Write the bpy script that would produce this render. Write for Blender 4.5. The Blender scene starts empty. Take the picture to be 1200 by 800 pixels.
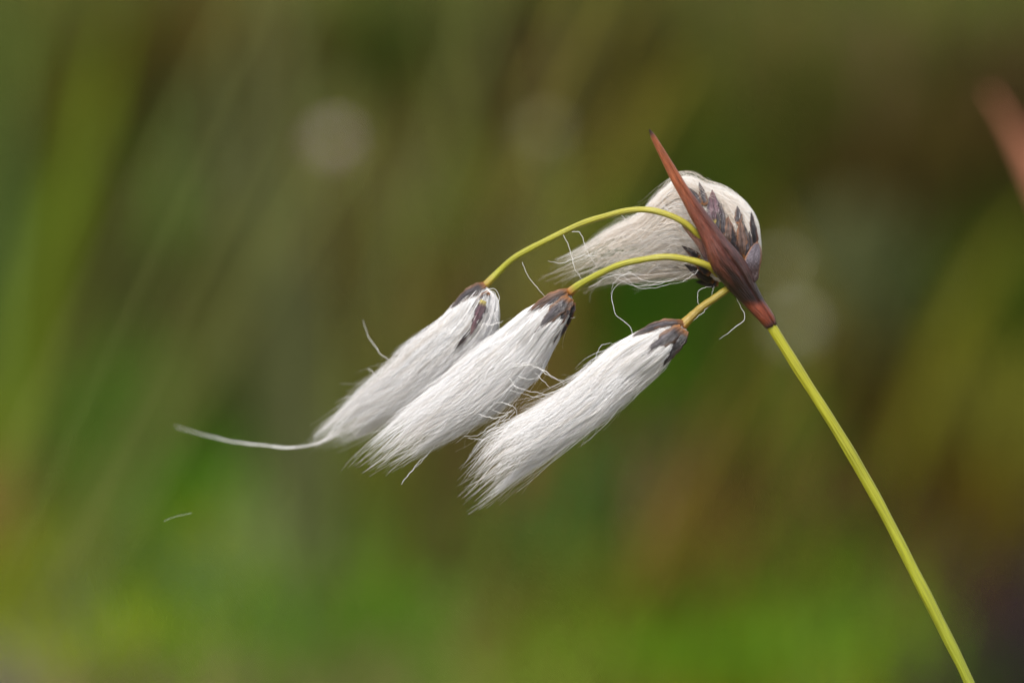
import bpy, math, random
import numpy as np
from mathutils import Vector
random.seed(7); rng = np.random.default_rng(11)
S = bpy.context.scene; C = S.collection

# ------------------------------------------------------------------ camera
FOC = 0.455                      # focus distance, a macro lens close to the plant
PX = 0.0001                      # 0.1 mm per photo pixel at the focus distance
PITCH = math.radians(12)
R_ = np.array([1.0, 0, 0]); U_ = np.array([0, math.sin(PITCH), math.cos(PITCH)]); F_ = np.array([0, math.cos(PITCH), -math.sin(PITCH)])
CEN = np.array([0, 0, 0.40]); CAM = CEN - F_*FOC
def P(x, y, d=0.0):
    """point in metres: x, y measured on the photo, d = metres behind the focal plane"""
    x = np.asarray(x, float)[..., None]; y = np.asarray(y, float)[..., None]; d = np.asarray(d, float)[..., None]
    return CAM + F_*(FOC+d) + (R_*(x-600)*PX + U_*(400-y)*PX)*(FOC+d)/FOC

cam = bpy.data.cameras.new('camera'); co = bpy.data.objects.new('camera', cam); C.objects.link(co)
co.location = CAM; co.rotation_euler = (math.pi/2-PITCH, 0, 0)
cam.sensor_width = 36; cam.lens = 36*FOC/0.12
cam.clip_start = 0.02; cam.clip_end = 400
cam.dof.use_dof = True; cam.dof.focus_distance = FOC+0.0005; cam.dof.aperture_fstop = 7.8
S.camera = co

# ------------------------------------------------------------------ light
w = bpy.data.worlds.new('World'); S.world = w; w.use_nodes = True
nt = w.node_tree; nt.nodes.clear()
sky = nt.nodes.new('ShaderNodeTexSky'); sky.sky_type = 'NISHITA'; sky.sun_disc = False
SUN_EL, SUN_AZ = math.radians(58), math.radians(215)      # azimuth clockwise from +Y: light from behind-left of the camera
sky.sun_elevation = SUN_EL; sky.sun_rotation = SUN_AZ
sky.air_density = 1.0; sky.dust_density = 3.0; sky.ozone_density = 1.0
hs = nt.nodes.new('ShaderNodeHueSaturation'); hs.inputs['Saturation'].default_value = 0.35   # overcast: the blue is veiled
bg = nt.nodes.new('ShaderNodeBackground'); bg.inputs['Strength'].default_value = 0.15
wo = nt.nodes.new('ShaderNodeOutputWorld')
nt.links.new(sky.outputs[0], hs.inputs['Color']); nt.links.new(hs.outputs[0], bg.inputs[0]); nt.links.new(bg.outputs[0], wo.inputs[0])
sl = bpy.data.lights.new('sun', 'SUN'); sl.energy = 2.4; sl.angle = math.radians(25); sl.color = (1, 0.96, 0.9)
so = bpy.data.objects.new('sun', sl); C.objects.link(so)
sd = Vector((math.sin(SUN_AZ)*math.cos(SUN_EL), math.cos(SUN_AZ)*math.cos(SUN_EL), math.sin(SUN_EL)))
so.rotation_euler = sd.to_track_quat('Z', 'Y').to_euler()
S.view_settings.view_transform = 'Standard'; S.view_settings.look = 'None'; S.view_settings.exposure = EXPO = 0.75
S.view_settings.gamma = 1
S.render.engine = 'CYCLES'
S.cycles.max_bounces = 12; S.cycles.diffuse_bounces = 8; S.cycles.transmission_bounces = 8

# ------------------------------------------------------------------ helpers
def lin(r, g, b):
    f = lambda c: ((c/255+0.055)/1.055)**2.4 if c/255 > 0.04045 else c/255/12.92
    return np.array([f(r), f(g), f(b)])
def spline(pts, n):
    """Catmull-Rom through the points, resampled evenly by length"""
    p = np.asarray(pts, float)
    q = np.vstack([2*p[0]-p[1], p, 2*p[-1]-p[-2]])
    out = []
    for i in range(len(p)-1):
        a, b, c, d = q[i:i+4]
        t = np.linspace(0, 1, 24, endpoint=False)[:, None]
        out.append(0.5*((2*b)+(-a+c)*t+(2*a-5*b+4*c-d)*t**2+(-a+3*b-3*c+d)*t**3))
    out = np.vstack(out+[p[-1:]])
    L = np.r_[0, np.cumsum(np.linalg.norm(np.diff(out, axis=0)[:, :2] if out.shape[1] > 2 else np.diff(out, axis=0), axis=1))]
    s = np.linspace(0, L[-1], n)
    return np.stack([np.interp(s, L, out[:, k]) for k in range(out.shape[1])], 1)
def sm(a, b, x):
    t = np.clip((x-a)/(b-a), 0, 1); return t*t*(3-2*t)
class MB:
    """collects vertices, quads / tris, one colour and one uv per vertex"""
    def __init__(s): s.v = []; s.f = []; s.c = []; s.u = []; s.n = 0
    def add(s, v, f, c, uv=None):
        v = np.asarray(v, float).reshape(-1, 3); c = np.asarray(c, float); c = c.reshape(-1, 3) if c.size == v.size else np.broadcast_to(c, v.shape)
        s.v.append(v); s.f.append(np.asarray(f, int)+s.n); s.c.append(c)
        s.u.append(np.zeros((len(v), 2)) if uv is None else np.asarray(uv, float).reshape(-1, 2)); s.n += len(v)
    def grid(s, v, c, uv=None, close_u=False, cap=False):
        """v: (K, M, 3) rows"""
        K, M = v.shape[:2]; i = np.arange(K*M).reshape(K, M)
        j = np.roll(i, -1, 1) if close_u else i[:, 1:]; ii = i if close_u else i[:, :-1]
        f = np.stack([ii[:-1], j[:-1], j[1:], ii[1:]], -1).reshape(-1, 4)
        s.add(v, f, np.broadcast_to(c, v.shape), uv)
    def build(s, name, mat, parent=None, base=(0, 0, 0), smooth=True):
        V = np.vstack(s.v)-np.asarray(base); Fq = np.vstack(s.f); col = np.vstack(s.c); uv = np.vstack(s.u)
        me = bpy.data.meshes.new(name)
        me.vertices.add(len(V)); me.vertices.foreach_set('co', V.astype(np.float32).ravel())
        me.loops.add(Fq.size); me.loops.foreach_set('vertex_index', Fq.astype(np.int32).ravel())
        me.polygons.add(len(Fq)); me.polygons.foreach_set('loop_start', (np.arange(len(Fq))*4).astype(np.int32))
        me.polygons.foreach_set('use_smooth', np.full(len(Fq), smooth))
        me.update(calc_edges=True)
        a = me.color_attributes.new('Col', 'FLOAT_COLOR', 'POINT'); a.data.foreach_set('color', np.c_[col, np.ones(len(col))].astype(np.float32).ravel())
        ul = me.uv_layers.new(name='UVMap'); ul.data.foreach_set('uv', uv[Fq.ravel()].astype(np.float32).ravel())
        me.materials.append(mat)
        me.validate()
        o = bpy.data.objects.new(name, me); C.objects.link(o)
        if parent is not None: o.parent = parent
        else: o.location = base
        return o
def tag(o, label=None, cat=None, group=None, kind=None):
    for k, v in (('label', label), ('category', cat), ('group', group), ('kind', kind)):
        if v: o[k] = v
    return o
def tube(mb, pts, rad, col, sides=12, ridge=0.0, nr=9):
    """closed tube along world points; rad and col per point; ends pinched shut"""
    pts = np.asarray(pts, float); K = len(pts)
    rad = np.broadcast_to(rad, K).astype(float).copy(); col = np.broadcast_to(col, (K, 3))
    T = np.gradient(pts, axis=0); T /= np.linalg.norm(T, axis=1)[:, None]+1e-12
    ref = F_; A = np.cross(T, ref); A /= np.linalg.norm(A, axis=1)[:, None]+1e-12; B = np.cross(T, A)
    th = np.linspace(0, 2*np.pi, sides, endpoint=False)
    r = rad[:, None]*(1+ridge*np.cos(nr*th)[None, :])
    v = pts[:, None]+A[:, None]*(np.cos(th)[None]*r)[..., None]+B[:, None]*(np.sin(th)[None]*r)[..., None]
    v = np.concatenate([np.repeat(pts[:1, None], sides, 1), v, np.repeat(pts[-1:, None], sides, 1)])
    c = np.concatenate([col[:1], col, col[-1:]])[:, None]
    L = np.r_[0, np.cumsum(np.linalg.norm(np.diff(pts, axis=0), axis=1))]; L = np.r_[0, L, L[-1]]
    uv = np.stack(np.broadcast_arrays((th/(2*np.pi))[None, :], L[:, None]), -1)
    mb.grid(v, np.broadcast_to(c, v.shape), uv, close_u=True)
def strands(mb, pts, rad, col):
    """N hairs of K points as three-sided tubes. pts (N,K,3), rad (N,K), col (N,3)"""
    N, K = pts.shape[:2]
    T = np.gradient(pts, axis=1); T /= np.linalg.norm(T, axis=2)[..., None]+1e-12
    A = np.cross(T, F_); A /= np.linalg.norm(A, axis=2)[..., None]+1e-12; B = np.cross(T, A)
    th = np.array([0, 2.094, 4.189])[None, None]+rng.uniform(0, 6, (N, 1, 1))
    v = pts[:, :, None]+(A[:, :, None]*np.cos(th)[..., None]+B[:, :, None]*np.sin(th)[..., None])*rad[:, :, None, None]
    i = np.arange(N*K*3).reshape(N, K, 3); j = np.roll(i, -1, 2)
    f = np.stack([i[:, :-1], j[:, :-1], j[:, 1:], i[:, 1:]], -1).reshape(-1, 4)
    uv = np.stack(np.broadcast_arrays(rng.uniform(0, 1, (N, 1, 1)), np.linspace(0, 1, K)[None, :, None], np.zeros((1, 1, 3)))[:2], -1)
    mb.add(v.reshape(-1, 3), f, np.broadcast_to(np.asarray(col)[:, None, None], v.shape).reshape(-1, 3), uv)

def material(name, build):
    m = bpy.data.materials.new(name); m.use_nodes = True; n = m.node_tree; n.nodes.clear()
    out = n.nodes.new('ShaderNodeOutputMaterial'); a = n.nodes.new('ShaderNodeAttribute'); a.attribute_name = 'Col'
    build(n, a, out); return m
def node(n, t, **k):
    x = n.nodes.new(t)
    for kk, v in k.items():
        if kk in x.inputs: x.inputs[kk].default_value = v
        else: setattr(x, kk, v)
    return x
def noise_mul(n, col, scale, lo, hi, coord='Object', stretch=None, detail=4):
    tc = n.nodes.new('ShaderNodeTexCoord'); src = tc.outputs[coord]
    if stretch:
        mp = n.nodes.new('ShaderNodeMapping'); mp.inputs['Scale'].default_value = stretch; n.links.new(src, mp.inputs[0]); src = mp.outputs[0]
    nz = node(n, 'ShaderNodeTexNoise'); nz.inputs['Scale'].default_value = scale; nz.inputs['Detail'].default_value = detail
    n.links.new(src, nz.inputs['Vector'])
    mr = n.nodes.new('ShaderNodeMapRange'); mr.inputs[1].default_value = 0.3; mr.inputs[2].default_value = 0.7; mr.inputs[3].default_value = lo; mr.inputs[4].default_value = hi
    n.links.new(nz.outputs[0], mr.inputs[0])
    mx = n.nodes.new('ShaderNodeVectorMath'); mx.operation = 'SCALE'; n.links.new(col, mx.inputs[0]); n.links.new(mr.outputs[0], mx.inputs['Scale'])
    return mx.outputs[0], nz
def b_fluff(n, a, out):
    d = n.nodes.new('ShaderNodeBsdfDiffuse'); t = n.nodes.new('ShaderNodeBsdfTranslucent'); g = node(n, 'ShaderNodeBsdfGlossy', Roughness=0.4)
    n.links.new(a.outputs[0], d.inputs[0]); n.links.new(a.outputs[0], t.inputs[0])
    m1 = n.nodes.new('ShaderNodeMixShader'); m1.inputs[0].default_value = 0.36; n.links.new(d.outputs[0], m1.inputs[1]); n.links.new(t.outputs[0], m1.inputs[2])
    m2 = n.nodes.new('ShaderNodeMixShader'); m2.inputs[0].default_value = 0.08; n.links.new(m1.outputs[0], m2.inputs[1]); n.links.new(g.outputs[0], m2.inputs[2])
    n.links.new(m2.outputs[0], out.inputs[0])
def b_plant(rough, stretch, scale, lo, hi, bump, coord='UV', spec=0.5):
    def f(n, a, out):
        c, nz = noise_mul(n, a.outputs[0], scale, lo, hi, coord, stretch)
        p = node(n, 'ShaderNodeBsdfPrincipled', Roughness=rough); p.inputs['Specular IOR Level'].default_value = spec
        n.links.new(c, p.inputs['Base Color'])
        bm = n.nodes.new('ShaderNodeBump'); bm.inputs['Strength'].default_value = bump; bm.inputs['Distance'].default_value = 0.00022
        n.links.new(nz.outputs[0], bm.inputs['Height']); n.links.new(bm.outputs[0], p.inputs['Normal']); n.links.new(p.outputs[0], out.inputs[0])
    return f
def b_grass(n, a, out):
    c, nz = noise_mul(n, a.outputs[0], 60, 0.8, 1.2, 'Object')
    p = node(n, 'ShaderNodeBsdfPrincipled', Roughness=0.6); p.inputs['Specular IOR Level'].default_value = 0.2; t = n.nodes.new('ShaderNodeBsdfTranslucent')
    n.links.new(c, p.inputs['Base Color']); n.links.new(c, t.inputs[0])
    m1 = n.nodes.new('ShaderNodeMixShader'); m1.inputs[0].default_value = 0.3; n.links.new(p.outputs[0], m1.inputs[1]); n.links.new(t.outputs[0], m1.inputs[2]); n.links.new(m1.outputs[0], out.inputs[0])
M_fluff = material('white_fluff', b_fluff)
M_stem = material('green_stem', b_plant(0.42, (4, 35, 1), 5, 0.74, 1.24, 0.7))
M_bract = material('brown_bract', b_plant(0.29, (4, 1.1, 1), 5, 0.45, 1.6, 1.0, spec=.5))
M_scale = material('dark_scale', b_plant(0.28, (2.2, .9, 1), 4, 0.3, 1.8, 1.0))
M_grass = material('grass_leaf', b_grass)
def b_ground(n, a, out):
    c, nz = noise_mul(n, a.outputs[0], 9, 0.5, 1.5, 'Object', None, 8)
    p = node(n, 'ShaderNodeBsdfPrincipled', Roughness=0.95); n.links.new(c, p.inputs['Base Color'])
    bm = n.nodes.new('ShaderNodeBump'); bm.inputs['Distance'].default_value = 0.02; n.links.new(nz.outputs[0], bm.inputs['Height']); n.links.new(bm.outputs[0], p.inputs['Normal'])
    n.links.new(p.outputs[0], out.inputs[0])
M_ground = material('peaty_ground', b_ground)

# ------------------------------------------------------------------ the cotton grass in focus
stem_px = [(897, 368), (904.5, 383), (920, 408), (940, 440), (985, 511), (1032, 593), (1075, 677), (1106, 738), (1136, 800), (1180, 905), (1225, 1030)]
sp = P(*np.array(stem_px).T, 0.0)
foot = np.array([sp[-1][0]+0.045, sp[-1][1]+0.02, 0.0])
low = [sp[-1]+(foot-sp[-1])*k+np.array([0.012*math.sin(k*3.14), 0, 0]) for k in (0.2, 0.45, 0.7, 1.0)]
spw = spline(np.vstack([sp, low]), 700)
root = bpy.data.objects.new('cottongrass_plant', None); C.objects.link(root); root.location = foot; root.empty_display_size = 0.02
tag(root, 'sharply focused cotton grass with four white silky heads and a long red-brown bract', 'cotton grass')
def part(mb, name, mat, parent=root): return mb.build(name, mat, parent, foot)
m = MB(); k = len(spw); tt = np.linspace(0, 1, k)
cA = lin(140, 138, 26); cB = lin(116, 128, 30)
colr = cA[None]*(1-sm(0, .5, tt))[:, None]+cB[None]*sm(0, .5, tt)[:, None]
# fibrous edge tone along the stem
wob = 1+0.05*np.sin(tt*37)+0.03*np.sin(tt*91+1)
colr = colr*wob[:, None]
tube(m, spw, ((5.7+0.7*sm(0, .2, tt)+0.25*np.sin(tt*60)+0.15*np.sin(tt*171))*(.6+.4*sm(.001, .0045, tt)))*PX, colr, 40, 0.035, 9)
part(m, 'stem', M_stem)

def stalk(px, r, c0, c1, c2):
    px = np.array(px, float); s = spline(px, 70); t = np.linspace(0, 1, 70)
    pts = P(s[:, 0], s[:, 1], s[:, 2]/1000)
    c = c0[None]*(1-t)[:, None]+c1[None]*t[:, None]; e = sm(.93, 1, t)[:, None]; c = c*(1-e)+c2[None]*e
    mb = MB(); tube(mb, pts, np.interp(t, *r)*PX*(1+0.03*np.sin(t*50)), c, 18, 0.05, 6); return part(mb, 'stalk', M_stem)
Y1 = lin(150, 140, 44); Y2 = lin(136, 136, 24); OR = lin(138, 84, 28)
stalk([(836, 300, 1), (819, 277, -1), (805, 263, -1.5), (785, 252.5, -1.5), (760, 246, -1), (735, 247, 0), (707, 254, 1), (682, 262, 2), (652, 276, 3), (620, 292, 4), (600, 304, 4.5), (583, 320, 5), (567, 336, 5)], ((0, .9, 1), (3.6, 3.4, 4.6)), Y1, Y2, lin(140, 112, 26))
stalk([(842, 322, 0), (831, 312, -2), (810, 305, -2.5), (782, 301, -2.5), (755, 304, -2), (727, 310, -1.5), (702, 321, -.5), (680, 333, .5), (667, 343, 1)], ((0, .5, .9, 1), (3.9, 3.5, 3.8, 5.2)), Y1, Y2, OR)
stalk([(866, 331, 1), (852, 339, -.5), (838, 349, -1), (822, 360, -1), (809, 372, -1), (799, 382, -1)], ((0, .7, .92, 1), (4.2, 4.2, 5.4, 6.5)), lin(124, 114, 40), lin(138, 112, 30), OR)

# the bracts: lofted between a left and a right edge, folded along a keel
def leaf_solid(name, Ls, Rs, dpts, crease, ramp, depth_f=0.42, K=90, M=26, groove=0.3, parent=root, mat=None, back=1.0):
    L = spline(Ls, K); Rr = spline(Rs, K); t = np.linspace(0, 1, K)
    d = np.interp(t, *dpts)/1000
    u = np.linspace(-1, 1, M); rows = []; cols = []; uvs = []
    for sgn in (-1, 1):
        uu = u if sgn < 0 else u[::-1][1:-1]
        prof = np.sqrt(np.clip(1-uu**2, 0, 1))
        c0 = np.interp(t, *crease)[:, None]
        g = groove*np.exp(-((uu[None]-c0)/0.10)**2)*sm(0.02, .2, 1-t)[:, None] if sgn < 0 else 0
        hw = 0.5*np.linalg.norm(L-Rr, axis=1)[:, None]*PX
        z = d[:, None]+sgn*hw*(depth_f+.2*(1-sm(.0, .22, t)))[:, None]*2*(prof[None]*(1-g))*(1 if sgn < 0 else back)
        x = L[:, :1]*(1-uu)/2+Rr[:, :1]*(1+uu)/2; y = L[:, 1:]*(1-uu)/2+Rr[:, 1:]*(1+uu)/2
        rows.append(P(x, y, z)); cols.append(ramp(np.broadcast_to(t[:, None], x.shape), np.broadcast_to(uu[None], x.shape), c0))
        uvs.append(np.stack(np.broadcast_arrays((uu[None]+1)/2+(0 if sgn < 0 else 1), t[:, None]*3), -1))
    v = np.concatenate(rows, 1); c = np.concatenate(cols, 1); uv = np.concatenate(uvs, 1)
    v = np.concatenate([np.repeat(v[:1].mean(1, keepdims=True), v.shape[1], 1), v, np.repeat(v[-1:].mean(1, keepdims=True), v.shape[1], 1)])
    c = np.concatenate([c[:1], c, c[-1:]]); uv = np.concatenate([uv[:1], uv, uv[-1:]])
    mb = MB(); mb.grid(v, c, uv, close_u=True); return part(mb, name, mat or M_bract, parent)
def mixc(a, b, f): return a*(1-f[..., None])+b*f[..., None]
def ramp_bract(t, u, c0):       # t = 0 sheath base, 1 = tip
    red = lin(138, 74, 42); red2 = lin(94, 47, 32); dark = lin(34, 20, 20); mauve = lin(72, 50, 48); ring = lin(100, 44, 24); tip = lin(52, 30, 28)
    c = np.broadcast_to(ring, t.shape+(3,)).copy()
    c = mixc(c, dark, sm(.10, .15, t+.02*u)); c = mixc(c, lin(72, 38, 30), sm(.24, .36, t+.05*np.sin(u*9))); c = mixc(c, red2, sm(.34, .52, t-.06*u)); c = mixc(c, red, sm(.55, .8, t))
    c = mixc(c, mauve, .6*sm(0.0, .25, u-c0)*sm(.14, .25, t)*(1-sm(.55, .75, t)))  # greyish highlight painted into the colour right of the crease
    c = mixc(c, lin(60, 30, 26), np.exp(-((u-c0)/.05)**2)*.6*(1-sm(.8, .95, t))); c = mixc(c, lin(48, 30, 30), sm(-.8, -1, u)*.5*(1-sm(.5, .6, t)))
    c = mixc(c, lin(176, 134, 88), sm(-.88, -.98, u)*sm(.6, .75, t)*.7)
    c = mixc(c, lin(60, 36, 36), 1-sm(.005, .03, t)); c = mixc(c, tip, sm(.955, .985, t)); return c
leaf_solid('bract', [(898, 385.5), (885, 371.5), (868, 354), (855, 341), (842, 326), (832.5, 313), (825, 289), (817, 270), (807, 251), (800, 237), (786.5, 212), (774.5, 187), (763.5, 163), (760.5, 152)],
    [(910.5, 380), (907, 369), (896, 352), (887, 334), (879, 315), (868, 298), (851, 279), (836, 259), (821, 239), (807.5, 221), (795.5, 202), (779, 176), (767.5, 158), (761.5, 151.5)],
    ((0, .12, .4, 1), (0, 0, -2.2, -3)), ((0, .3, .6, 1), (.45, .35, .3, .2)), ramp_bract, .36)
def ramp_small(t, u, c0):
    return mixc(mixc(np.broadcast_to(lin(52, 34, 38), t.shape+(3,)), lin(96, 62, 48), sm(.15, .5, t)), lin(140, 108, 82), sm(.6, 1, t))
b2 = leaf_solid('bract', [(832, 316), (823, 300), (816, 287), (805, 273), (796, 260)], [(842, 312), (830, 294), (822, 281), (809, 266), (797, 258)], ((0, 1), (-1.2, -1.0)), ((0, 1), (0, 0)), ramp_small, .3, 40, 14)
b2['label'] = 'short narrow brown bract behind the long one'
def ramp_grey(t, u, c0):
    return mixc(mixc(np.broadcast_to(lin(64, 48, 48), t.shape+(3,)), lin(92, 84, 92), sm(.2, .6, t)), lin(150, 105, 75), np.maximum(sm(.75, .98, np.abs(u)), sm(.9, 1, t)))
b3 = leaf_solid('bract', [(884, 332), (878, 322), (872, 309), (874, 300), (881, 289), (887, 283)], [(889, 326), (890, 318), (892, 308), (893, 300), (892, 291), (888, 283)], ((0, 1), (-.8, -1.4)), ((0, 1), (.3, .1)), ramp_grey, .25, 50, 16)
b3['label'] = 'short wide grey bract hugging the round seed head'

# ------------------------------------------------------------------ seed heads
class Head:
    """hair flows between a top and a bottom rail (photo pixels); dp = centre depth mm, th = half thickness / half width"""
    def __init__(s, top, bot, dp, th):
        s.top = spline(top, 120); s.bot = spline(bot, 120); s.t = np.linspace(0, 1, 120); s.dp = dp; s.th = th
        s.hw = 0.5*np.linalg.norm(s.top-s.bot, axis=1)
    def xyz(s, t, u, v):
        """t along, (u, v) inside the unit disc; u from top rail (-1) to bottom (+1), v towards the back"""
        f = lambda a, k: np.interp(t, s.t, a[:, k])
        ex = np.clip(t-1, 0, 1)
        tx, ty, bx, by = f(s.top, 0), f(s.top, 1), f(s.bot, 0), f(s.bot, 1)
        x = tx*(1-u)/2+bx*(1+u)/2; y = ty*(1-u)/2+by*(1+u)/2
        # beyond the rails' end keep going straight
        dx = ((s.top[-1]-s.top[-6])*(1-u[..., None])/2+(s.bot[-1]-s.bot[-6])*(1+u[..., None])/2)*119/5 if np.any(ex > 0) else 0
        if np.any(ex > 0): x = x+dx[..., 0]*ex; y = y+dx[..., 1]*ex
        hw = np.interp(t, s.t, s.hw)
        return x, y, np.interp(t, *s.dp)/1000+v*hw*np.interp(t, *s.th)*PX
    def surf(s, x, y):
        T, Uu = np.meshgrid(np.linspace(0, 1, 90), np.linspace(-1, 1, 41), indexing='ij')
        X, Y, Z = s.xyz(T, Uu, -np.sqrt(1-Uu**2)); x = np.asarray(x, float); y = np.asarray(y, float)
        i = np.argmin((X.ravel()[None]-x.ravel()[:, None])**2+(Y.ravel()[None]-y.ravel()[:, None])**2, 1)
        return Z.ravel()[i].reshape(x.shape)
    def fluff(s, N, nclump, rad, lens, locks=(), slim=.91, short=.45, root_w=.78, K=18, core=0.66, fly=0.13, nlock=13, over=.11, cross=.09, cols=((236, 234, 232), (222, 212, 202)), conv=.8, root_spread=.16, wig=1.0, core_end=.8, drift=.12, warm=0.0):
        mb = MB()
        def disc(n_, lo): th = rng.uniform(0, 2*np.pi, n_); r = np.sqrt(rng.uniform(lo, 1, n_)); return r*np.cos(th), r*np.sin(th)
        su, sv = disc(nlock, .15); sl_ = rng.uniform(*lens, nlock)                    # the big pointed locks
        for k_, (lu, ll) in enumerate(locks): su[k_] = lu; sv[k_] = -.75*math.sqrt(max(0, 1-lu*lu)); sl_[k_] = ll
        cu, cv = disc(nclump, .3)                                                     # the wisps that make them up
        si = np.argmin((cu[:, None]-su[None])**2+(cv[:, None]-sv[None])**2+rng.uniform(0, .12, (nclump, nlock)), 1)
        cl = sl_[si]*rng.uniform(.82, 1.0, nclump)
        sdu = rng.normal(0, drift, nlock); sdv = rng.normal(0, drift, nlock); cdu = sdu[si]+rng.normal(0, drift*.4, nclump); cdv = sdv[si]+rng.normal(0, drift*.4, nclump); cph = rng.uniform(0, 6.28, nclump)
        ci = rng.integers(0, nclump, N)
        sp_ = rng.normal(0, .15, (N, 2)); hu = cu[ci]+sp_[:, 0]; hv = cv[ci]+sp_[:, 1]
        rr = np.maximum(1, np.hypot(hu, hv)); hu /= rr; hv /= rr
        t0 = rng.uniform(0, root_spread, N)
        ln = cl[ci]*(1-.22*rng.uniform(0, 1, N)**1.6); ln = np.where(rng.uniform(size=N) < short, ln*rng.uniform(.45, .95, N), ln)
        q = np.linspace(0, 1, K)[None]
        t = t0[:, None]+(ln[:, None]-t0[:, None])*q
        e = conv*sm(.04, .75, q); e2 = np.minimum(conv*1.15, .97)*sm(.42, 1.02, t)
        cu_ = cu[ci][:, None]*(1-e2)+su[si[ci]][:, None]*e2; cv_ = cv[ci][:, None]*(1-e2)+sv[si[ci]][:, None]*e2
        u = hu[:, None]*(1-e)+cu_*e+cdu[ci][:, None]*sm(.3, 1, t)
        v = hv[:, None]*(1-e)+cv_*e+cdv[ci][:, None]*sm(.3, 1, t)
        if over:                                                                      # wisps that leave from between and over the scales
            no = int(N*over); oc = rng.integers(0, 14, no); ou = rng.uniform(-.85, .85, 14)[oc]+rng.normal(0, .05, no)
            ot = rng.uniform(0.01, .12, 14)[oc]
            u[:no] = u[:no]*.25+ou[:, None]*.8*(1-.2*q); hvv = -np.sqrt(np.clip(1-ou**2, .1, 1))
            lift = 1+.42*np.exp(-((t[:no]-.10)/.12)**2); v[:no] = np.minimum(v[:no]*.2, 0)*.3+hvv[:, None]*lift*.92
            t[:no] = np.maximum(t[:no], 0)+ot[:, None]*(1-q)
        if cross:                                                                     # loose hairs lying aslant over the others
            nc = int(N*cross); ia = slice(N-nc, N); a0 = rng.uniform(.12, .75, (nc, 1)); al = rng.uniform(.12, .35, (nc, 1)); uu0 = rng.uniform(-.95, .95, (nc, 1)); du = rng.normal(0, .38, (nc, 1))
            t[ia] = a0+al*q; ux = np.clip(uu0+du*q+.1*np.sin(q*5+uu0*9), -1.08, 1.08); u[ia] = ux; v[ia] = -np.sqrt(np.clip(1-ux**2, .02, 1))*rng.uniform(.9, 1.06, (nc, 1))
        isf = rng.uniform(size=N) < fly
        fa = np.where(isf, 1.0, .2)[:, None]
        w1 = rng.uniform(2, 5, (N, 1)); p1 = rng.uniform(0, 6.28, (N, 2)); am = rng.normal(0, 1, (N, 2))
        u = u+fa*am[:, :1]*.30*wig*(sm(.2, 1, q)*q)*np.cos(p1[:, :1]*.3+w1*q)+.03*wig*np.sin(cph[ci][:, None]+t*9)
        v = v+fa*am[:, 1:]*.35*wig*(sm(.2, 1, q)*q)
        nw = int(N*.02); iw = slice(int(N*.3), int(N*.3)+nw); t[iw] = t[iw]*1.12; u[iw] = u[iw]*(1+.25*sm(.5, 1.1, t[iw]))+.12*np.sin(t[iw]*11+hu[iw][:, None]*20)*sm(.4, 1, t[iw])
        no_ = int(N*over) if over else 0; nk = root_w+(1-root_w)*sm(0, .24, t[no_:]); u[no_:] = u[no_:]*nk; v[no_:] = v[no_:]*nk     # narrow neck under the scales
        u = u*(1-(1-slim)*sm(.25, .6, t))
        lim = 1.03+.6*sm(.45, .8, t); u = np.clip(u, -lim, lim)
        x, y, z = s.xyz(t, u, v)
        # small free curl, in pixels
        x = x+fa*rng.normal(0, 1, (N, 1))*5*wig*q**2+.5*np.sin(p1[:, 1:]+w1*2.2*q)*wig*q
        y = y+fa*rng.normal(0, 1, (N, 1))*5*wig*q**2+.5*np.cos(p1[:, :1]+w1*1.9*q)*wig*q
        pts = P(x, y, z)
        rd = rng.uniform(*rad, (N, 1))*PX*(1-.75*sm(.55, 1, q)); rd[iw] *= 1.25
        a = lin(*cols[0]); b = lin(*cols[1]); f = np.clip(rng.beta(1.3, 2.6, N)+warm+rng.normal(0, .38, nclump)[ci], 0, 1.5)[:, None]  # wisps tinted towards the darker colour imitate brownish shading inside the wool
        strands(mb, pts, rd, a*(1-f)+b*f)
        # the packed inner wool, lumpy and a little smaller than the outer hairs
        K2, M2 = 60, 28; tt = np.linspace(.015, core_end, K2)[:, None]; ph = np.linspace(0, 2*np.pi, M2, endpoint=False)[None]
        env = core*np.sqrt(np.clip(sm(0, .3, tt-.0)*(1-sm(core_end-.3, core_end, tt)), 0, 1))+.01
        lump = 1+.08*np.sin(ph*5+tt*9)+.06*np.sin(ph*9-tt*17+1)
        X, Y, Z = s.xyz(np.broadcast_to(tt, (K2, M2)), env*lump*np.cos(ph), env*lump*np.sin(ph))
        mb.grid(P(X, Y, Z), lin(222, 214, 206), None, close_u=True)  # core coloured darker than the hairs to imitate shaded gaps between strands
        return part(mb, 'seed_head', M_fluff)
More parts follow.
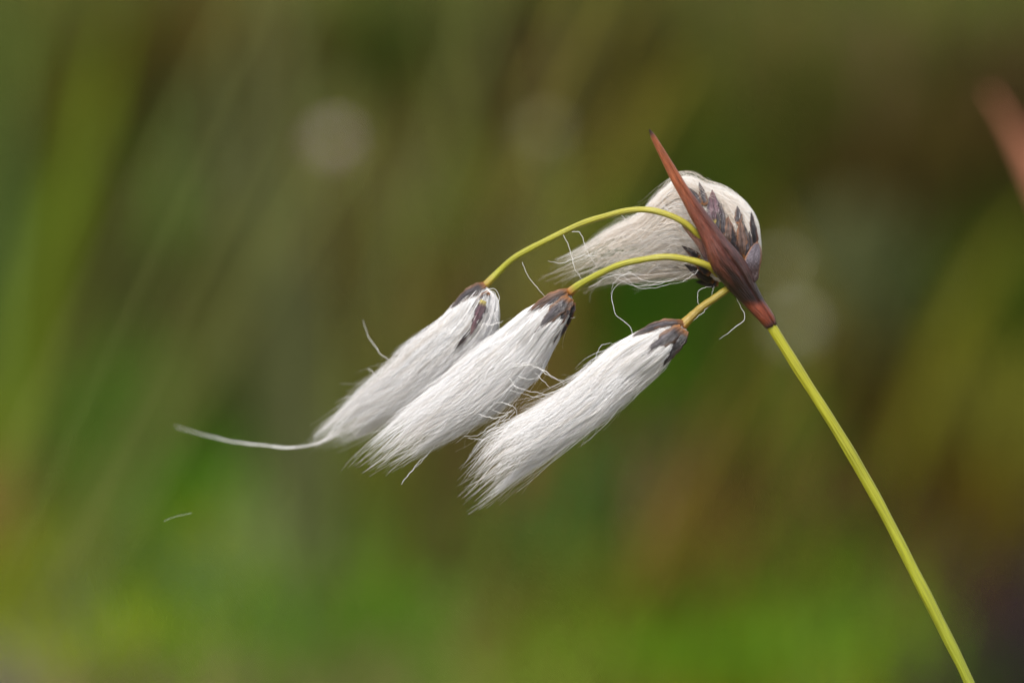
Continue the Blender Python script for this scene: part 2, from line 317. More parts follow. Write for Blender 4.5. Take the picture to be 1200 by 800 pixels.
def scale(head, hobj, base, tip, wd, tone='slate', lift=0.12, bend=0, back=False, name='scale'):
    """a pointed chaffy scale lying on the surface of its seed head"""
    K, M = 26, 11; t = np.linspace(0, 1, K)[:, None]; u = np.linspace(-1, 1, M)[None]
    b = np.array(base, float); e = np.array(tip, float); ax = e-b; n_ = np.array([-ax[1], ax[0]])/np.linalg.norm(ax)
    jag = rng.uniform(0, 6, 3); prof = np.clip(sm(-.35, .3, t)*(1-np.clip((t-.25)/.76, 0, 1)**1.7), 0, 1)*(1+.07*np.sin(t*23+jag[0]+u*2)+.05*np.sin(t*41+jag[1]-u*3))
    mid = b+ax*t[..., None]+n_*(bend*np.sin(np.pi*t))[..., None]
    XY = mid+n_*(prof*u*wd*.56)[..., None]
    zc = head.surf(mid[..., 0], mid[..., 1]); pf_ = np.polyfit(t[:, 0], zc[:, 0], 3); zc = np.polyval(pf_, t)
    if back: zc = 2*np.interp(.1, *head.dp)/1000-zc
    sg = 1 if back else -1
    bulge = (1-u**2)*prof*wd*.22*PX+.25*prof*PX*np.sin(u*7+t*4)*1.2
    front = P(XY[..., 0], XY[..., 1], zc+sg*(lift/1000+bulge+.00012*sm(.5, 1, t)))
    backp = P(XY[..., 0], XY[..., 1], zc+sg*(lift/1000+bulge-.00008+.00012*sm(.5, 1, t)))
    T = np.broadcast_to(t, (K, M)); W = np.broadcast_to(u, (K, M))
    tones = {'slate': ((54, 49, 52), (104, 74, 52), (132, 122, 116)), 'dark': ((26, 22, 25), (84, 48, 30), (70, 56, 52)), 'brown': ((76, 58, 50), (122, 84, 58), (116, 82, 60)),
             'purple': ((72, 50, 56), (60, 50, 54), (134, 104, 98)), 'tan': ((132, 82, 44), (150, 96, 50), (104, 68, 42)), 'black': ((22, 17, 19), (52, 32, 26), (36, 26, 26))}
    m0, m1, m2 = [lin(*q) for q in tones[tone]]
    c = mixc(np.broadcast_to(m0, (K, M, 3)), m1, sm(.5, .95, np.abs(W+.15*np.sin(T*8)))*.9)
    c = mixc(c, m2, sm(.62, 1, T)*.8); c = mixc(c, m0*.5, np.exp(-(W/.08)**2)*.5); c = mixc(c, m0*3.2, np.exp(-((W-.35)/.13)**2)*sm(.1, .4, T)*.6); c = mixc(c, m0*2.4, np.exp(-((W+.45)/.08)**2)*sm(.2, .5, T)*.6)  # paler stripes either side of the midline are painted highlight streaks
    c = mixc(c, lin(190, 175, 80) if tone == 'purple' else lin(150, 95, 40), sm(.16, .0, T)*.7)
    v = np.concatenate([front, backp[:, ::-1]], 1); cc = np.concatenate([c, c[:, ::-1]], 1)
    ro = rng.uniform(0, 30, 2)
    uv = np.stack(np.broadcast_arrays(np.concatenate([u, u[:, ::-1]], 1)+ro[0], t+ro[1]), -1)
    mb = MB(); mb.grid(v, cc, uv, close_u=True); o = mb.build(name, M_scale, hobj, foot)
    return o
def stray(hobj, px, r=.55, col=(232, 230, 228), name='loose_hair'):
    px = np.array([p if len(p) == 3 else (*p, 0) for p in px], float); s = spline(px, 60); t = np.linspace(0, 1, 60)
    for _ in range(14): s[1:-1] = s[1:-1]*.5+(s[:-2]+s[2:])*.25
    wa = rng.uniform(0, 6, 4); s[:, 0] += .5*np.sin(t*17+wa[0])*np.sin(t*3.1)+.25*np.sin(t*39+wa[1]); s[:, 1] += .5*np.sin(t*19+wa[2])*np.sin(t*3.1)+.25*np.sin(t*43+wa[3]); r = r*.5
    mb = MB(); tube(mb, P(s[:, 0], s[:, 1], s[:, 2]/1000), r*PX*(1-.6*sm(.6, 1, t)), lin(*col), 6)
    return mb.build(name, M_fluff, hobj, foot)

WH = ((251, 251, 252), (238, 233, 228))
# 1: the rear left head, tips falling out of focus
h1 = Head([(569, 334), (563, 331), (540, 347), (516, 373), (478, 401), (453, 426), (415, 462), (393, 485), (372, 505)],
          [(569, 338), (585, 350), (586, 378), (570, 412), (535, 452), (500, 480), (456, 497), (423, 513), (392, 524)],
          ((0, .3, 1), (5, 6, 13)), ((0, 1), (.75, .6)))
o1 = h1.fluff(9500, 120, (.11, .25), (.7, 1.0), locks=((-.8, 1.07), (-.45, 1.0), (-.05, .93), (.4, .98), (.85, .97)), cols=WH, core=.52, core_end=.5, conv=.8, over=.03)
scale(h1, o1, (568, 333), (528, 361), 12, 'slate', .35, bend=2); scale(h1, o1, (573, 342), (548, 366), 9, 'slate', .15); scale(h1, o1, (567, 352), (551, 393), 11, 'purple', .6); scale(h1, o1, (560, 376), (533, 410), 6, 'dark', .3)
scale(h1, o1, (570, 340), (558, 372), 12, 'slate', .2, back=True); scale(h1, o1, (565, 336), (535, 362), 12, 'brown', .2, back=True)
stray(o1, [(400, 503, 12), (385, 514, 12.5), (372, 520, 13), (355, 523.5, 13.5), (337, 525, 14), (310, 522, 15), (285, 519, 17), (262, 515, 19), (243, 510.5, 21), (222, 505, 23), (206, 499, 26)], 1.5)
stray(o1, [(400, 500, 12), (388, 511, 12.5), (371, 519.5, 13), (350, 523, 13.6), (320, 523, 15), (290, 520, 17), (255, 514.5, 20)], .8)
for k in range(16):
    a_ = rng.uniform(-1, 1); stray(o1, [(432+a_*14, 470+a_*16+8, 11), (404+a_*7, 494+a_*8+3, 12), (386+a_*2, 512+a_*3, 12.5), (371, 519.8+a_*.8, 13), (352+rng.uniform(-8, 8), 523.6+a_*.6, 13.6)], .7)
stray(o1, [(470, 428, 8), (460, 424, 8), (446, 414, 8), (433, 396, 9), (425, 375, 10)], .6)
stray(o1, [(452, 452, 8), (442, 443, 8), (435, 434, 8), (431, 431, 9), (434, 437, 9)], .6)
for L in ([(566, 345), (577, 340), (583, 349), (583, 362), (578, 372), (586, 380)], [(568, 340), (580, 338), (585, 352), (580, 366), (573, 372)], [(550, 372), (562, 380), (578, 380), (590, 376)], [(560, 352), (574, 362), (572, 380), (564, 396)],
          [(556, 374), (570, 380), (588, 378)], [(575, 350), (577, 362), (583, 374), (586, 386)], [(545, 385), (530, 388), (512, 386), (497, 387)]):
    stray(o1, [(x, y, 3) for x, y in L], .5)
# 2: the middle head
h2 = Head([(668, 340), (660, 339), (644, 344), (615, 363), (590, 384), (556, 409), (513, 444), (477, 474), (447, 503), (418, 534)],
          [(669, 344), (674, 362), (664, 384), (651, 404), (634, 436), (610, 461), (581, 487), (543, 510), (508, 528), (470, 547)],
          ((0, .3, 1), (1.5, 2.5, 3.5)), ((0, 1), (.8, .6)))
o2 = h2.fluff(12000, 160, (.11, .24), (.66, .92), locks=((-.95, .97), (-.55, .88), (-.15, .96), (.25, .84), (.6, .92), (.95, .95)), slim=.87, cols=WH, core=.52, core_end=.48, conv=.85)
scale(h2, o2, (667, 341), (617, 366), 12, 'brown', .3, bend=2); scale(h2, o2, (664, 341), (640, 345), 6, 'slate', .25)
scale(h2, o2, (667, 348), (626, 390), 15, 'slate', .5); scale(h2, o2, (668, 352), (645, 396), 11, 'dark', .35); scale(h2, o2, (660, 344), (628, 368), 9, 'slate', .2); scale(h2, o2, (672, 354), (664, 385), 8, 'dark', .3)
scale(h2, o2, (670, 350), (658, 372), 9, 'brown', .45)
for a, b in (((651, 372), (636, 400)), ((658, 378), (648, 404)), ((646, 366), (628, 388)), ((664, 380), (655, 398))): scale(h2, o2, a, b, 4.5, 'slate', .05)
for a, b in (((668, 345), (630, 372)), ((668, 350), (650, 388))): scale(h2, o2, a, b, 13, 'slate', .3, back=True)
stray(o2, [(515, 520, 3), (498, 534, 3), (486, 547, 3), (470, 567, 2.5)], .8)
stray(o2, [(510, 522, 3), (497, 537, 3), (487, 548, 3)], .8)
for L in ([(652, 380), (664, 374), (674, 372)], [(605, 425), (630, 430), (642, 440), (662, 448)], [(600, 430), (622, 428), (640, 436), (655, 446), (661, 450)], [(596, 427), (618, 426), (634, 431), (648, 442), (661, 446)],
          [(600, 450), (612, 456), (640, 462), (652, 464)], [(590, 455), (612, 461), (636, 467), (650, 470)], [(575, 470), (600, 475), (606, 487), (603, 495)], [(570, 478), (590, 484), (602, 480), (606, 468)], [(612, 432), (628, 438), (645, 455)],
          [(595, 440), (618, 446), (632, 440), (640, 432)], [(560, 485), (580, 490), (596, 484)], [(590, 434), (602, 450), (609, 466)], [(580, 445), (600, 440), (618, 444), (634, 443)]):
    stray(o2, [(x, y, rng.uniform(-1.5, 1.5)) for x, y in L], rng.uniform(.4, .75))
stray(o2, [(500, 478, 4), (500, 505, 4), (432, 500, 5)][:2]+[(497, 520, 4)], .4)
# 3: the front head
h3 = Head([(801, 379), (790, 376), (770, 379), (741, 392), (712, 410), (676, 436), (643, 460), (596, 488), (566, 508), (541, 540)],
          [(802, 383), (806, 390), (798, 408), (780, 431), (751, 457), (727, 481), (712, 496), (676, 520), (637, 545), (600, 568), (572, 587)],
          ((0, .3, 1), (-1, 0, -.5)), ((0, 1), (.85, .6)))
o3 = h3.fluff(12000, 160, (.11, .24), (.6, .88), locks=((-.97, .86), (-.7, .97), (-.35, .84), (0, .9), (.35, .78), (.7, .82), (1.0, .99)), slim=.80, cols=WH, core=.52, conv=.9, drift=.17, core_end=.44)
scale(h3, o3, (801, 379), (740, 394), 13, 'slate', .35, bend=4); scale(h3, o3, (797, 383), (738, 411), 6, 'slate', .15, bend=-2)
scale(h3, o3, (799, 384), (750, 418), 16, 'slate', .5); scale(h3, o3, (804, 387), (777, 429), 14, 'black', .6); scale(h3, o3, (800, 386), (762, 426), 10, 'dark', .3); scale(h3, o3, (792, 380), (765, 385), 6, 'brown', .4)
scale(h3, o3, (776, 412), (756, 432), 5, 'dark', .1); scale(h3, o3, (765, 405), (748, 420), 5, 'slate', .1); scale(h3, o3, (801, 390), (789, 420), 6, 'brown', .55)
for a, b in (((800, 382), (758, 400)), ((803, 386), (776, 420))): scale(h3, o3, a, b, 15, 'slate', .3, back=True)
stray(o3, [(698, 420, -1), (702, 408, -1), (712, 402, -1), (722, 404, -1)], .4)
for L in ([(600, 480), (582, 494), (570, 500)], [(604, 482), (584, 500), (566, 506)], [(598, 490), (576, 498), (560, 510), (544, 511)], [(590, 500), (568, 514), (548, 513)], [(596, 486), (575, 503), (566, 509)]):
    stray(o3, [(x, y, rng.uniform(-1, 1)) for x, y in L], .5)
stray(o3, [(742, 394, -2.5), (737, 380, -2), (722, 370, -1), (717, 352, 0), (719, 338, 1), (735, 327, 2), (760, 326, 2)], .42)
# 4: the round head by the bract, its wool swept over to the left
h4 = Head([(888, 318), (892, 298), (888, 262), (877, 242), (862, 228), (845, 218), (828, 213), (812, 204), (796, 204), (784, 213), (769, 228), (750, 250), (715, 268), (680, 292), (640, 312)],
          [(850, 328), (842, 330), (826, 327), (808, 326), (790, 327), (768, 328), (745, 330), (725, 330), (708, 332), (690, 340)],
          ((0, .3, .6, 1), (4, 5.5, 6.5, 9)), ((0, .5, 1), (.9, .7, .55)))
o4 = h4.fluff(13000, 190, (.11, .25), (.5, .82), locks=((-.92, .98), (-.6, .84), (-.2, .74), (.2, .68), (.6, .76), (.95, .98)), short=.6, root_w=1, slim=.95, cols=((250, 248, 245), (228, 215, 200)), core=.78, conv=.72, core_end=.6, drift=.14, wig=.8, root_spread=.3, warm=.12, over=0, cross=.07, fly=.12)  # warmer, darker second colour paints shade into the swept wool
for a, b, wd, tn, lf in (((827, 240), (819, 213), 8, 'slate', .3), ((822, 240), (808, 220), 8, 'slate', .3), ((838, 262), (834.5, 222), 16, 'purple', .5), ((848, 278), (845, 238), 10, 'slate', .5), ((855, 286), (853, 253), 14, 'brown', .6),
                         ((871, 303), (867, 256), 14, 'brown', .6), ((874, 304), (875, 268), 10, 'slate', .8), ((866, 262), (864, 241), 9, 'slate', .3), ((885, 290), (880, 247), 9, 'dark', .3), ((860, 294), (858, 266), 9, 'dark', .8),
                         ((842, 272), (840, 246), 6, 'slate', .7), ((865, 306), (860, 282), 11, 'dark', .9), ((880, 300), (878, 270), 8, 'slate', .6), ((838, 330), (802, 310), 12, 'black', .5), ((820, 302), (799, 288), 8, 'dark', .3), ((842, 332), (815, 330), 11, 'black', .4),
                         ((832, 322), (808, 300), 9, 'dark', .6), ((876, 285), (872, 262), 6, 'slate', .5), ((815, 235), (803, 217), 6, 'dark', .2)):
    scale(h4, o4, a, b, wd, tn, lf)
for a, b, wd in (((870, 300), (860, 262), 15), ((858, 296), (842, 262), 15), ((846, 300), (828, 276), 14), ((880, 290), (876, 255), 13)): scale(h4, o4, a, b, wd, 'slate', .3, back=True)
for L in ([(727, 250), (740, 266), (754, 285), (760, 292)], [(660, 275), (668, 292), (672, 310), (680, 325), (684, 330)], [(670, 272), (680, 272), (686, 290), (694, 305), (703, 312)], [(740, 318), (724, 326), (718, 335), (716, 345)],
          [(735, 318), (760, 330), (790, 328), (812, 318)], [(720, 325), (745, 335), (775, 332), (800, 322)], [(612, 307), (618, 322), (632, 340), (642, 350)], [(690, 337), (720, 322), (760, 322), (800, 318)], [(800, 330), (815, 320), (820, 312)],
          [(724, 318), (750, 338), (780, 334), (806, 329)], [(700, 300), (680, 300), (660, 308), (642, 306)], [(820, 360), (817, 348), (822, 338), (834, 336)], [(834, 345), (837, 335)], [(836, 352), (826, 364), (812, 376)]):
    stray(o4, [(x, y, 1.5) for x, y in L], rng.uniform(.4, .6))
stray(o4, [(862, 346, 0), (868, 360, 0), (874, 371, 0), (866, 380, 0), (852, 391, 0), (843, 397, 0)], .6)
for L in ([(770, 262), (790, 262), (806, 270)], [(768, 236), (788, 250), (800, 262)], [(775, 228), (795, 240), (812, 250)], [(780, 240), (772, 247), (765, 258)], [(788, 222), (776, 234), (782, 246), (796, 258)]):
    stray(o4, [(x, y, 2) for x, y in L], .5)

# a hair adrift on the air
mb = MB(); pf = P([192, 200, 210, 225], [610.5, 607, 604, 601], [.008, .008, .008, .008]); tube(mb, spline(pf, 20), .16*PX, lin(200, 200, 190), 6)
tag(mb.build('drifting_hair', M_fluff, None, pf[0]), 'tiny single white hair adrift in the air, below and left of the long trailing strand', 'hair')

# ------------------------------------------------------------------ ground and meadow behind
mb = MB(); n = 90
gx = np.sign(np.linspace(-1, 1, n))*np.abs(np.linspace(-1, 1, n))**3*120; X, Y = np.meshgrid(gx, gx, indexing='ij')
Z = .015*np.sin(X*3.1+1)*np.cos(Y*2.7)*np.exp(-(X**2+Y**2)/60)-.02
mb.grid(np.stack([X, Y, Z], -1)[::-1], lin(84, 78, 46)); tag(mb.build('ground', M_ground), kind='structure')

GZ = 1.08                                   # metres from the lens to the middle of the dense sward
def at(px, py, dist): return P(float(px), float(py), dist-FOC)
def blade(mb, base, tip, lean, wid, col, leaf_from=0.0, K=9, thin=.0005):
    """one V-folded blade rooted on the ground, bowed on its way to the tip; narrow below leaf_from"""
    t = np.linspace(0, 1, K)[:, None]; base = np.asarray(base); tip = np.asarray(tip)
    c = base+(tip-base)*t+np.asarray(lean)*np.sin(np.pi*t)*.5
    T = np.gradient(c, axis=0); a = rng.uniform(0, np.pi)
    s = np.cross(T, [math.cos(a), math.sin(a), 0]); s /= np.linalg.norm(s, axis=1)[:, None]+1e-9
    nrm = np.cross(T, s); nrm /= np.linalg.norm(nrm, axis=1)[:, None]+1e-9
    tt = t[:, 0]; wv = thin+(wid-thin)*sm(leaf_from-.08, leaf_from+.12, tt)*(1-sm(.75, 1.0, tt)*.95)
    wv = wv[:, None]
    v = np.stack([c-s*wv, c+nrm*wv*.4, c+s*wv], 1)
    mb.grid(v, col)
# clumps: where each stands across the sward, and the leaf colour of its kind
# x, y of its heart, half width, half height, leaf colour, how many leaves
clumps = [
 (20, 60, 45, 120, (83, 92, 33), 70),
 (95, 80, 40, 130, (54, 57, 5), 70),
 (155, 90, 40, 110, (72, 59, 5), 80),
 (120, 110, 30, 60, (56, 52, 5), 60),
 (215, 60, 50, 60, (108, 90, 29), 60),
 (300, 50, 60, 60, (50, 42, 11), 60),
 (240, 150, 50, 70, (115, 130, 78), 70),
 (380, 60, 50, 50, (62, 56, 5), 60),
 (340, 60, 40, 40, (50, 41, 5), 30),
 (450, 60, 40, 60, (68, 104, 5), 60),
 (500, 40, 30, 40, (40, 68, 5), 60),
 (580, 50, 40, 70, (58, 31, 5), 70),
 (540, 110, 40, 60, (59, 39, 5), 60),
 (640, 60, 40, 60, (44, 33, 5), 60),
 (700, 60, 45, 80, (38, 35, 5), 80),
 (790, 50, 45, 60, (92, 88, 16), 70),
 (870, 60, 45, 70, (87, 84, 37), 80),
 (950, 60, 50, 70, (123, 100, 69), 80),
 (1050, 60, 60, 60, (62, 69, 7), 80),
 (1150, 60, 50, 60, (71, 54, 25), 70),
 (30, 230, 40, 80, (54, 76, 7), 70),
 (70, 300, 34, 100, (61, 84, 6), 90),
 (150, 210, 40, 50, (78, 71, 25), 60),
 (200, 330, 45, 60, (73, 77, 27), 60),
 (150, 390, 40, 60, (69, 123, 22), 60),
 (240, 320, 50, 60, (70, 62, 23), 60),
 (160, 260, 40, 50, (71, 70, 33), 50),
 (300, 220, 40, 60, (49, 37, 16), 50),
 (330, 180, 40, 50, (51, 36, 19), 60),
 (400, 300, 50, 60, (83, 81, 49), 70),
 (290, 300, 40, 60, (61, 49, 20), 60),
 (450, 230, 50, 60, (83, 69, 55), 60),
 (470, 120, 40, 50, (104, 102, 50), 50),
 (360, 360, 50, 50, (92, 82, 38), 60),
 (560, 210, 36, 50, (85, 104, 5), 100),
 (520, 250, 36, 40, (93, 99, 5), 60),
 (505, 320, 44, 44, (134, 96, 49), 70),
 (590, 330, 40, 60, (112, 86, 27), 60),
 (690, 200, 44, 70, (79, 73, 40), 60),
 (640, 150, 40, 50, (86, 68, 33), 50),
 (780, 170, 40, 60, (68, 77, 8), 90),
 (730, 260, 44, 70, (52, 92, 9), 90),
 (740, 120, 40, 40, (61, 65, 7), 40),
 (860, 160, 44, 60, (76, 81, 27), 60),
 (900, 250, 50, 70, (92, 99, 62), 70),
 (960, 180, 50, 60, (74, 65, 24), 70),
 (1040, 140, 50, 60, (55, 39, 12), 60),
 (1080, 190, 44, 60, (62, 50, 15), 50),
 (1020, 300, 50, 60, (42, 46, 5), 70),
 (1090, 290, 50, 70, (47, 59, 5), 70),
 (1160, 280, 44, 60, (75, 93, 5), 80),
 (1130, 120, 40, 60, (97, 83, 34), 50),
 (1180, 220, 30, 50, (58, 87, 21), 50),
 (20, 420, 40, 70, (95, 92, 17), 80),
 (90, 420, 40, 60, (93, 128, 22), 60),
 (50, 510, 44, 40, (123, 81, 48), 70),
 (130, 480, 50, 60, (72, 117, 21), 90),
 (220, 450, 50, 60, (45, 94, 8), 90),
 (280, 400, 40, 50, (71, 76, 18), 60),
 (330, 430, 44, 90, (114, 114, 43), 80),
 (400, 400, 40, 60, (96, 102, 38), 60),
 (340, 350, 40, 40, (88, 76, 35), 40),
 (450, 580, 60, 60, (121, 146, 21), 80),
 (360, 540, 50, 50, (146, 163, 93), 70),
 (520, 620, 50, 60, (126, 138, 69), 70),
 (590, 600, 50, 60, (117, 134, 53), 70),
 (660, 560, 44, 60, (80, 131, 48), 70),
 (620, 500, 44, 50, (70, 117, 60), 50),
 (700, 480, 40, 50, (116, 93, 70), 70),
 (740, 560, 44, 60, (101, 89, 6), 60),
 (770, 620, 36, 60, (79, 75, 5), 70),
 (760, 500, 40, 40, (114, 96, 25), 50),
 (830, 470, 36, 90, (77, 114, 5), 120),
 (860, 560, 40, 70, (81, 121, 5), 80),
 (900, 450, 40, 60, (66, 85, 6), 60),
 (930, 520, 40, 50, (94, 58, 47), 60),
 (960, 590, 40, 40, (107, 77, 51), 50),
 (1000, 430, 40, 60, (68, 50, 17), 50),
 (1040, 520, 44, 70, (89, 73, 6), 80),
 (1100, 460, 44, 70, (60, 56, 8), 80),
 (1100, 400, 40, 50, (47, 49, 8), 60),
 (1170, 420, 44, 50, (137, 138, 44), 80),
 (1020, 380, 40, 50, (53, 52, 8), 50),
 (990, 330, 40, 50, (55, 57, 13), 50),
 (1150, 530, 50, 60, (68, 51, 29), 70),
 (1180, 610, 40, 60, (51, 39, 60), 50),
 (1090, 590, 40, 60, (111, 104, 16), 50),
 (1130, 680, 60, 60, (54, 46, 48), 50),
 (1170, 760, 50, 50, (65, 86, 30), 50),
 (1180, 480, 40, 40, (98, 92, 34), 40),
 (40, 640, 44, 70, (130, 144, 29), 80),
 (100, 650, 36, 50, (156, 171, 13), 100),
 (30, 750, 50, 50, (128, 131, 117), 70),
 (120, 760, 44, 50, (157, 131, 113), 80),
 (190, 650, 44, 60, (143, 165, 38), 70),
 (180, 580, 44, 50, (92, 130, 20), 60),
 (240, 720, 50, 60, (93, 126, 20), 70),
 (300, 640, 50, 60, (108, 144, 89), 70),
 (160, 740, 40, 40, (146, 123, 87), 40),
 (390, 680, 44, 60, (89, 132, 27), 110),
 (340, 740, 44, 50, (88, 128, 20), 70),
 (430, 750, 50, 50, (138, 133, 84), 90),
 (500, 720, 44, 50, (139, 125, 85), 70),
 (560, 720, 50, 50, (136, 148, 66), 80),
 (640, 680, 50, 60, (109, 106, 43), 80),
 (640, 770, 50, 40, (127, 146, 48), 70),
 (710, 690, 44, 60, (101, 75, 6), 60),
 (720, 770, 50, 40, (119, 102, 57), 60),
 (800, 700, 44, 50, (124, 125, 8), 60),
 (860, 680, 44, 60, (100, 140, 25), 70),
 (820, 770, 50, 40, (133, 134, 7), 60),
 (950, 690, 50, 60, (99, 130, 34), 110),
 (940, 620, 44, 50, (104, 97, 41), 70),
 (920, 770, 50, 40, (81, 104, 24), 70),
 (1020, 700, 44, 60, (91, 86, 38), 70),
 (1060, 770, 50, 40, (87, 53, 74), 60),
 (1030, 620, 44, 50, (110, 97, 17), 60),
]
rng = np.random.default_rng(24)
mg = MB()
for ci_, (px, py, hw, hh, col, cnt) in enumerate(clumps):
    # the sward's surface climbs away from the lens: low in view = near and short, high in view = farther back
    GD = GZ+(400-py)/400*.20; c0 = at(px, py, GD); k_ = GD/FOC*PX
    for tuft in range(5):                     # each patch is five tussocks, some darker, some paler
        tx = c0[0]+rng.normal(0, hw*.5)*k_; ty = c0[1]+rng.uniform(-.05, .05); tz = c0[2]+hh*rng.uniform(-.35, .5)*k_; shade = math.exp(rng.normal(0, .20)); tint = 1+rng.normal(0, .045, 3); tl = rng.normal(0, .03)
        for i in range(int(cnt*.6)):
            x = tx+rng.normal(0, .0045); zt = max(tz+hh*rng.uniform(-.4, .6)*k_, .03); y = ty+rng.uniform(-.02, .02)
            zlow = zt-2.1*hh*k_*rng.uniform(.7, 1.3)
            lean = tl+rng.normal(0, .018); base = (x-lean+rng.normal(0, .01)-.04*zt, y+rng.uniform(0, .06), -.02)
            cc = lin(*col)*shade*tint*rng.uniform(.75, 1.25)
            blade(mg, base, (x+lean*.5, y+rng.normal(0, .02)-.01, zt), (rng.normal(0, .02), rng.normal(0, .02), 0), rng.uniform(.0014, .0026), np.clip(cc, .004, .7), leaf_from=float(np.clip(zlow/zt, 0, .8)), K=8)
# long leaning leaves in loose sheaves, standing up through the sward
kinds = [(96, 84, 14), (62, 44, 22), (44, 58, 12), (104, 112, 40), (58, 76, 14), (90, 100, 60), (40, 34, 14), (110, 104, 50)]
sites = [(at(c_[0], c_[1], GZ), lin(*c_[4])) for c_ in clumps]
for i in range(32):
    dist = rng.uniform(.90, 1.12); c0 = at(rng.uniform(-80, 1280), 400, dist); kk = kinds[rng.integers(len(kinds))]; sl_ = rng.normal(.01, .045)
    ztop = c0[2]+rng.uniform(-.05, .14); bot = np.array([c0[0]-sl_*1.3, c0[1]+rng.uniform(-.02, .02), -.02]); bow = rng.normal(0, .04); nb = rng.integers(5, 11); sh = math.exp(rng.normal(.15, .22))
    near = min(sites, key=lambda q_: abs(q_[0][0]-c0[0]-sl_*.5)*1.5+abs(q_[0][2]-ztop*.8)); tone = (lin(*kk)*.5+near[1]*.5)   # the kinds found thereabouts
    for j in range(nb):
        e_ = np.array([c0[0]+sl_+rng.normal(0, .007), c0[1]+rng.normal(0, .006), ztop*rng.uniform(.8, 1.05)])
        blade(mg, bot+np.array([rng.normal(0, .005), rng.normal(0, .005), 0]), e_, (bow+rng.normal(0, .008), rng.normal(0, .01), 0), rng.uniform(.0012, .002), np.clip(tone*sh*rng.uniform(.8, 1.2), .002, .6), K=12, thin=.0008)
# the looser sward that carries on to the far side and out of frame
pal = [(84, 96, 34), (96, 84, 44), (74, 92, 28), (104, 100, 36), (88, 70, 40), (70, 86, 36)]
for i in range(9000):
    y = CAM[1]+1.22+rng.uniform(0, 1)**1.3*2.8; x = rng.uniform(-1, 1)*(.35+.42*(y-CAM[1])); h = rng.uniform(.16, .34)*(1.0)
    cc = lin(*pal[rng.integers(len(pal))])*rng.uniform(.7, 1.3)
    blade(mg, (x, y, -.02), (x+rng.normal(0, .05), y+rng.normal(0, .05), h), (rng.normal(0, .03), rng.normal(0, .03), 0), rng.uniform(.0018, .0034), cc, K=6, thin=.002)
for i in range(2500):                        # either side, beyond the frame
    s_ = rng.choice([-1, 1]); y = CAM[1]+rng.uniform(.7, 1.6); x = s_*rng.uniform(.26+.05*(y), 1.1); h = rng.uniform(.16, .36)
    cc = lin(*pal[rng.integers(len(pal))])*rng.uniform(.7, 1.3)
    if abs(x) < .16*(y-CAM[1])+.03: continue
    blade(mg, (x, y, -.02), (x+rng.normal(0, .04), y+rng.normal(0, .04), h), (rng.normal(0, .03), rng.normal(0, .03), 0), rng.uniform(.0012, .0026), cc, K=6, thin=.001)
tag(mg.build('meadow_grass', M_grass), 'mass of blurred green, yellow and brown meadow grass behind the plant', 'grass', kind='stuff')

# single things one can still tell apart in the blur
def lone_blade(pxs, dist, wid, col, label, cat='grass blade', name='grass_blade', group=None, taper=.9):
    pts = np.array([at(x, y, dist) for x, y in pxs]); g = pts[0]+(pts[0]-pts[1])/np.linalg.norm(pts[0]-pts[1])*.05; g = np.array([g[0], g[1], -.02])
    s = spline(np.vstack([g, (g+pts[0])/2+(0, 0, .01), pts]), 50); t = np.linspace(0, 1, 50)
    T = np.gradient(s, axis=0); sd_ = np.cross(T, F_); sd_ /= np.linalg.norm(sd_, axis=1)[:, None]; nn = np.cross(T, sd_); nn /= np.linalg.norm(nn, axis=1)[:, None]
    wv = (wid*(.6+.4*sm(0, .3, t))*(1-taper*sm(.7, 1, t)))[:, None]
    mb = MB(); ph = np.linspace(0, 2*np.pi, 12, endpoint=False)
    v = s[:, None]+sd_[:, None]*wv[:, None]*np.cos(ph)[None, :, None]+nn[:, None]*wv[:, None]*(.16*np.sin(ph)+.35*np.cos(ph)**2)[None, :, None]
    v = np.concatenate([np.repeat(s[:1, None], 12, 1), v, np.repeat(s[-1:, None], 12, 1)])
    mb.grid(v, lin(*col), None, close_u=True)
    return tag(mb.build(name, M_grass, None, g), label, cat, group)
lone_blade([(-20, 640), (10, 480), (45, 340), (85, 210), (125, 80), (150, -30)], .97, .0036, (96, 112, 10), 'broad out-of-focus yellow-green blade slanting up the left edge of the background', group='blurred broad leaves behind the plant')
lone_blade([(-10, 420), (0, 260), (10, 120), (20, -40)], 1.0, .002, (92, 112, 52), 'pale green blurred blade against the top left corner', group='blurred broad leaves behind the plant')
lone_blade([(1010, 720), (1050, 560), (1100, 420), (1160, 310), (1230, 230)], .97, .0026, (104, 102, 8), 'blurred olive-yellow blade slanting behind the stem towards the right edge', group='blurred broad leaves behind the plant')
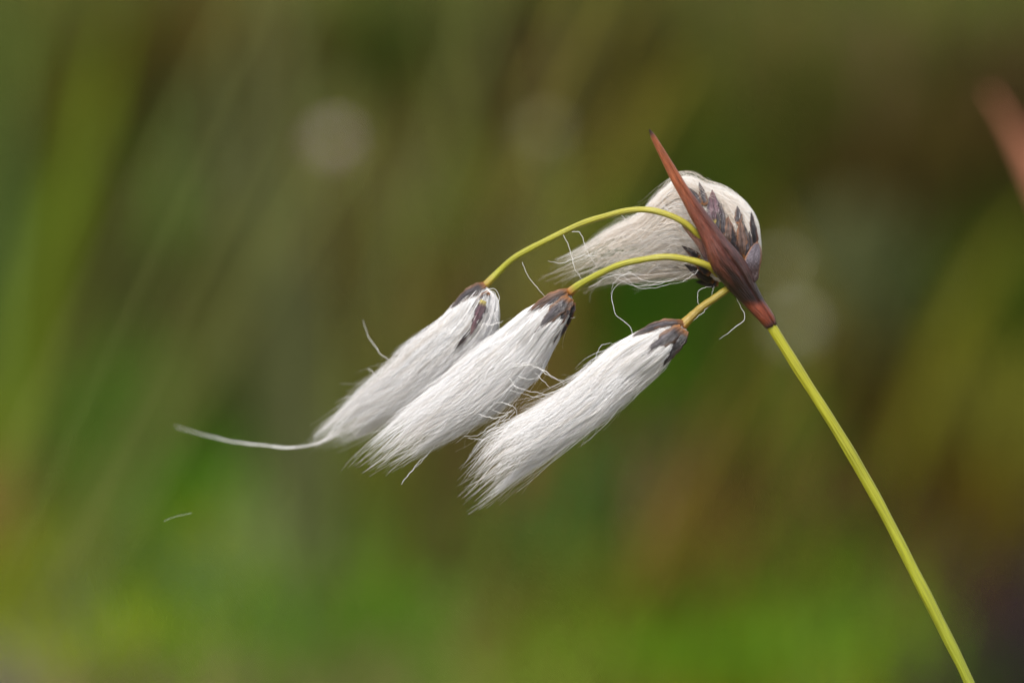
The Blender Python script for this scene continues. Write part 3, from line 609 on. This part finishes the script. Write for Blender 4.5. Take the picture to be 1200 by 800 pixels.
lone_blade([(835, 700), (832, 600), (828, 500), (822, 400), (812, 340)], 1.05, .0022, (82, 98, 6), 'vivid green upright blurred blade below the sharp bract', group='blurred broad leaves behind the plant')
lone_blade([(1290, 330), (1246, 260), (1208, 190), (1180, 140), (1160, 108)], .63, .0025, (168, 110, 86), 'blurred reddish-brown withered leaf tip poking in at the upper right edge', 'withered leaf', 'withered_leaf')
def far_head(px, py, dist, r, col, label):
    c = at(px, py, dist); e = bpy.data.objects.new('cotton_grass_head', None); C.objects.link(e); e.location = (c[0]+.01, c[1], -.02)
    e.empty_display_size = .02; tag(e, label, 'cotton grass', 'blurred cotton grass heads in the background')
    mb = MB(); tube(mb, spline([(c[0]+.01, c[1], -.02), (c[0]+.006, c[1], c[2]*.5), (c[0], c[1], c[2]-r*.5)], 24), .0006, lin(110, 116, 40), 8); mb.build('stem', M_stem, e, e.location)
    mb = MB(); N = 420; K = 8; q = np.linspace(0, 1, K)[None, :, None]; dr = rng.normal(size=(N, 3)); dr /= np.linalg.norm(dr, axis=1)[:, None]; dr[:, 2] *= .8
    end = dr*r*rng.uniform(.6, 1.1, (N, 1)); sag = np.array([-.35, 0, -.25])*r
    pts = c+end[:, None]*q+sag*q**2; strands(mb, pts, np.full((N, K), .00012)*(1.2-q[..., 0]), np.broadcast_to(lin(*col), (N, 3)))
    th = np.linspace(0, np.pi, 12)[:, None]; ph = np.linspace(0, 2*np.pi, 16, endpoint=False)[None]; rr = r*.5*(1+.12*np.sin(ph*3+th*5))
    mb.grid(c+np.stack([rr*np.sin(th)*np.cos(ph), rr*np.sin(th)*np.sin(ph), rr*np.cos(th)*np.ones_like(ph)], -1), lin(*col)*.9, None, close_u=True)
    mb.build('seed_head', M_fluff, e, e.location)
far_head(396, 162, .88, .0038, (206, 184, 186), 'blurred pale pinkish seed head, upper left background')
far_head(643, 152, .88, .0032, (178, 172, 124), 'faint yellowish blurred seed head left of the sharp bract tip')
far_head(938, 378, .90, .0042, (196, 196, 168), 'blurred pale seed head just right of the stem top')
far_head(918, 312, .9, .0030, (204, 204, 176), 'fainter small blurred seed head right beside the round sharp seed head')
